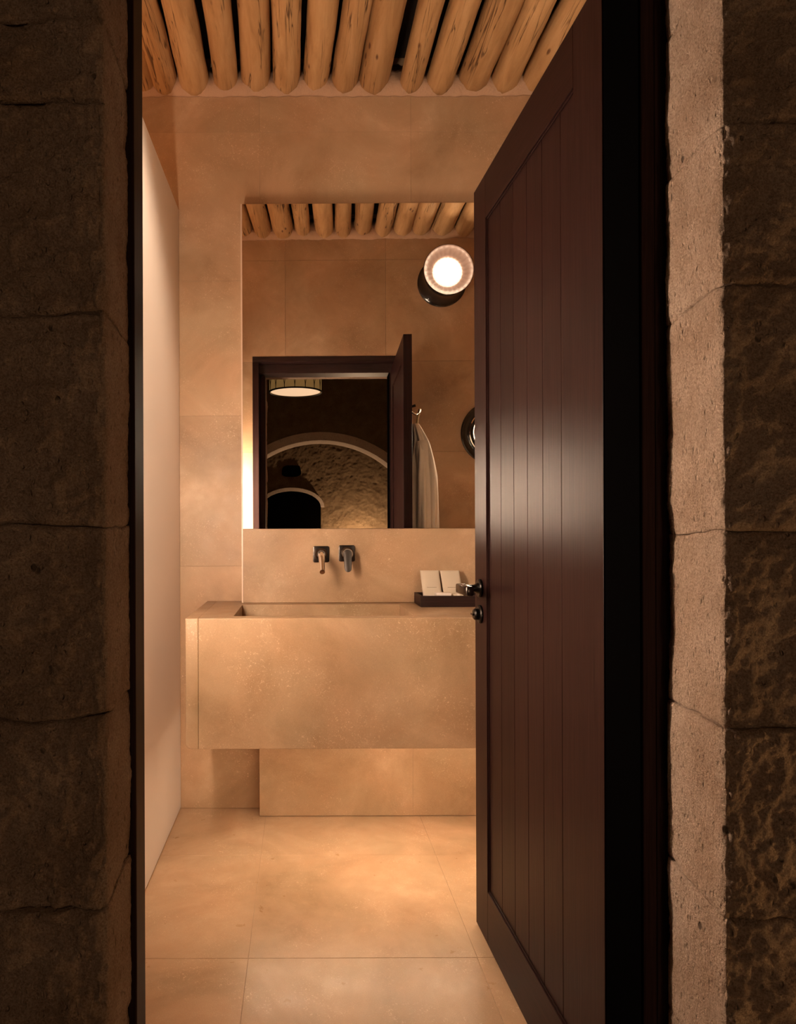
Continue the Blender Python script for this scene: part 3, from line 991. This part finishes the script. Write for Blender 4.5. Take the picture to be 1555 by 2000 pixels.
def rough_wall(name, x0, x1, y, z0, z1, nx, nz, amp, mat, label):
    vs, fs = [], []
    for j in range(nz + 1):
        for i in range(nx + 1):
            x, z = x0 + (x1 - x0) * i / nx, z0 + (z1 - z0) * j / nz
            q = Vector((x, 3.3, z))
            vs.append((x, y + amp * noise.noise(q * 3) + amp * .6 * noise.noise(q * 11) + amp * .4 * noise.noise(q * 28) + amp * .5 * noise.noise(q * 48), z))
    for j in range(nz):
        for i in range(nx):
            a = j * (nx + 1) + i
            fs.append((a, a + nx + 1, a + nx + 2, a + 1))
    b = len(vs)
    vs += [(x0, y - .2, z0), (x1, y - .2, z0), (x1, y - .2, z1), (x0, y - .2, z1)]
    fs += [(b, b + 1, b + 2, b + 3), tuple(range(nx + 1)) + (b + 1, b), (b + 3, b + 2) + tuple(nz * (nx + 1) + i for i in range(nx, -1, -1)),
           (b, b + 3) + tuple(j * (nx + 1) for j in range(nz, -1, -1)), (b + 2, b + 1) + tuple(j * (nx + 1) + nx for j in range(nz + 1))]
    o = MB().add(vs, fs).build(name, mat, None, smooth=True)
    return tag(o, label, kind='structure')


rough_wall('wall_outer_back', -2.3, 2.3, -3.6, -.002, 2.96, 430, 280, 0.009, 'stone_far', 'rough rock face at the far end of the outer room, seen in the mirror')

# cross wall with a low arch
AY0, AY1 = -2.3, -2.0
ACX, ACZ, AR = 0.125, 0.915, 1.25
aw = thing('wall_arch', (ACX, -2.1, 0), 'dark cross wall with a broad low arch, seen through the doorway in the mirror', kind='structure')
na = 40
vs, fs = [], []
for y in (AY0, AY1):
    for i in range(na + 1):
        a = PI * i / na
        x, z = ACX + AR * math.cos(a), ACZ + AR * math.sin(a)
        vs += [(x, y, z), (x, y, 2.96)]
hf = 2 * (na + 1)
for i in range(na):
    a = 2 * i
    fs += [(a, a + 2, a + 3, a + 1), (hf + a, hf + a + 1, hf + a + 3, hf + a + 2), (a, hf + a, hf + a + 2, a + 2)]
MB().add(vs, fs).box(ACX + AR, 2.3, AY0, AY1, -.002, 2.96).box(-2.3, ACX - AR, AY0, AY1, -.002, 2.96).build('cross_wall', 'stone_far', aw)
vs, fs = [], []
RI, RO = AR - .085, AR
prof = [(RI, AY1 + .03), (RO + .004, AY1 + .03), (RO + .004, AY0 - .01), (RI, AY0 - .01)]
ang_ = [PI * i / na for i in range(na + 1)]
for a in ang_:
    for (r, y) in prof:
        vs.append((ACX + r * math.cos(a), y, ACZ + r * math.sin(a)))
for i in range(na):
    for k in range(4):
        k2 = (k + 1) % 4
        fs.append((i * 4 + k, i * 4 + k2, (i + 1) * 4 + k2, (i + 1) * 4 + k))
fs += [(0, 1, 2, 3), (na * 4 + 3, na * 4 + 2, na * 4 + 1, na * 4)]
MB().add(vs, fs).build('arch_band', 'arch', aw, smooth=AUTO)
for s in (-1, 1):
    x0, x1 = sorted((ACX + s * RI, ACX + s * (RO + .004)))
    MB().box(x0, x1, AY0 - .01, AY1 + .03, -.001, ACZ).build('arch_leg', 'arch', aw)

# arched opening and small hollow in the rock, shade painted as near-black slabs
p = [(-.62, 0.0), (.148, 0.0), (.148, 1.40)] + [(-.236 + .384 * math.cos(a), 1.40 + .21 * math.sin(a)) for a in [PI * i / 12 for i in range(1, 12)]] + [(-.62, 1.40)]
ni = thing('trim_far_opening', (-.236, -3.55, 0), 'arched opening in the far rock face with its shade painted as a near-black slab, lower left of the mirrored doorway', kind='structure')
MB().prism(p, -3.60, -3.548).build('recess_shade_slab', 'dark', ni)
p2 = []
for k, rr in ((0, .384), (1, .43)):
    seq = [(-.236 + rr * math.cos(a), 1.40 + (rr - .384 + .21) * math.sin(a)) for a in [PI * i / 16 for i in range(17)]]
    p2 += seq if k == 0 else seq[::-1]
MB().prism(p2, -3.60, -3.535).build('pale_lip', 'arch', ni)
hp = [(-.235 + (.125 + .03 * noise.noise(Vector((math.cos(a), math.sin(a), 4)))) * math.copysign(abs(math.cos(a)) ** .6, math.cos(a)),
       1.875 + .075 * math.copysign(abs(math.sin(a)) ** .6, math.sin(a))) for a in [2 * PI * i / 28 for i in range(28)]]
hl = MB().prism(hp, -3.62, -3.583).build('trim_hollow_shade', 'dark')
tag(hl, 'near-black patch painting the shade of a shallow hollow in the far rock face above the arched opening', kind='structure')

# pendant lamp
PX, PY, PZ, PR = -0.116, -1.0, 2.405, 0.245
pe = thing('pendant_lamp', (PX, PY, PZ), 'drum pendant with dark lattice and glowing round underside, seen through the doorway in the mirror', 'pendant lamp')
MB().lathe([(PR - .004, .006), (PR, .006), (PR, .30), (PR - .004, .30)], (PX, PY, PZ), 'z', 56, ring=True).build('drum_shade', 'glow', pe, smooth=AUTO)
MB().lathe([(PR - .012, .012), (PR - .012, .016), (0, .016)], (PX, PY, PZ), 'z', 56).build('diffuser', 'opal_p', pe, smooth=AUTO)
for z in (0.0, .30):
    vs_ = [(PR - .006, z), (PR + .006, z), (PR + .006, z + .012), (PR - .006, z + .012)]
    MB().lathe(vs_, (PX, PY, PZ), 'z', 56, ring=True).build('rim_ring', 'black', pe, smooth=AUTO)
lt = MB()
nw = 16
for k in range(nw):
    for s in (-1, 1):
        pts = []
        for i in range(9):
            t = i / 8
            sp_ = 0.5 - 0.42 * (t ** 2.2)
            a = 2 * PI * (k + .5 + s * sp_) / nw
            pts.append((PX + (PR + .004) * math.cos(a), PY + (PR + .004) * math.sin(a), PZ + .012 + t * .15))
        lt.tube(pts, .003, 6)
lt.build('lattice', 'black', pe)
MB().tube([(PX, PY, PZ + .31), (PX, PY, 2.955)], .004, 8).build('cord', 'black', pe)
MB().box(PX - PR, PX + PR, PY - .006, PY + .006, PZ + .30, PZ + .31).build('cross_bar', 'black', pe)

# floor uplighter that washes the rock
UX, UY = 0.66, -3.33
up = thing('floor_uplighter', (UX, UY, 0), 'floor standing uplighter washing the far rock face, below the mirrored view', 'lamp')
MB().lathe([(0, 0), (.13, 0), (.13, .012), (.02, .02), (.012, .03), (.012, .66), (0, .66)], (UX, UY, -.001), 'z', 32).build('base_and_pole', 'black', up, smooth=AUTO)
MB().lathe([(.012, .64), (.06, .67), (.09, .74), (.086, .74), (.056, .678), (0, .665)], (UX, UY, 0), 'z', 32).build('bowl', 'black', up, smooth=AUTO)
ld = bpy.data.lights.new('uplighter_bulb', 'POINT')
ld.energy = 44
ld.color = WARM
ld.shadow_soft_size = 0.03
lo = bpy.data.objects.new('uplighter_bulb', ld)
COL.objects.link(lo)
lo.parent = up
lo.location = (0, 0, 0.76)

# shower downlight beyond the frosted partition
SLX, SLY = -0.98, 1.95
sd = thing('shower_downlight', (SLX, SLY, ZC - .03), 'small round downlight under the logs over the shower behind the partition', 'ceiling light')
MB().lathe([(0, .05), (.045, .05), (.045, 0), (.038, 0), (.036, .02), (0, .02)], (SLX, SLY, ZC - .03), 'z', 32).build('housing', 'black', sd, smooth=AUTO)
ld = bpy.data.lights.new('shower_bulb', 'SPOT')
ld.energy = 430
ld.color = (1.0, 0.82, 0.66)
ld.spot_size = 1.7
ld.spot_blend = 0.6
ld.shadow_soft_size = 0.03
lo = bpy.data.objects.new('shower_bulb', ld)
COL.objects.link(lo)
lo.parent = sd
lo.location = (0, 0, 0.012)

# unseen globe light added to brighten the stone around the doorway
BLX, BLZ = 1.30, 0.55
bl = thing('added_globe_light', (BLX, YS, BLZ), 'small unseen opal globe light added on the stone wall right of the doorway to brighten it', 'wall lamp')
MB().lathe([(0, -.01), (.035, -.01), (.035, .006), (.012, .012), (.010, .105), (0, .105)], (BLX, YS, BLZ), 'y', 24, -1).build('bracket', 'black', bl, smooth=AUTO)
MB().lathe([(.05 * math.sin(PI * i / 16), -.05 * math.cos(PI * i / 16)) for i in range(17)], (BLX, YS - .15, BLZ), 'y', 32).build('opal_globe', 'added_globe', bl, smooth=True)
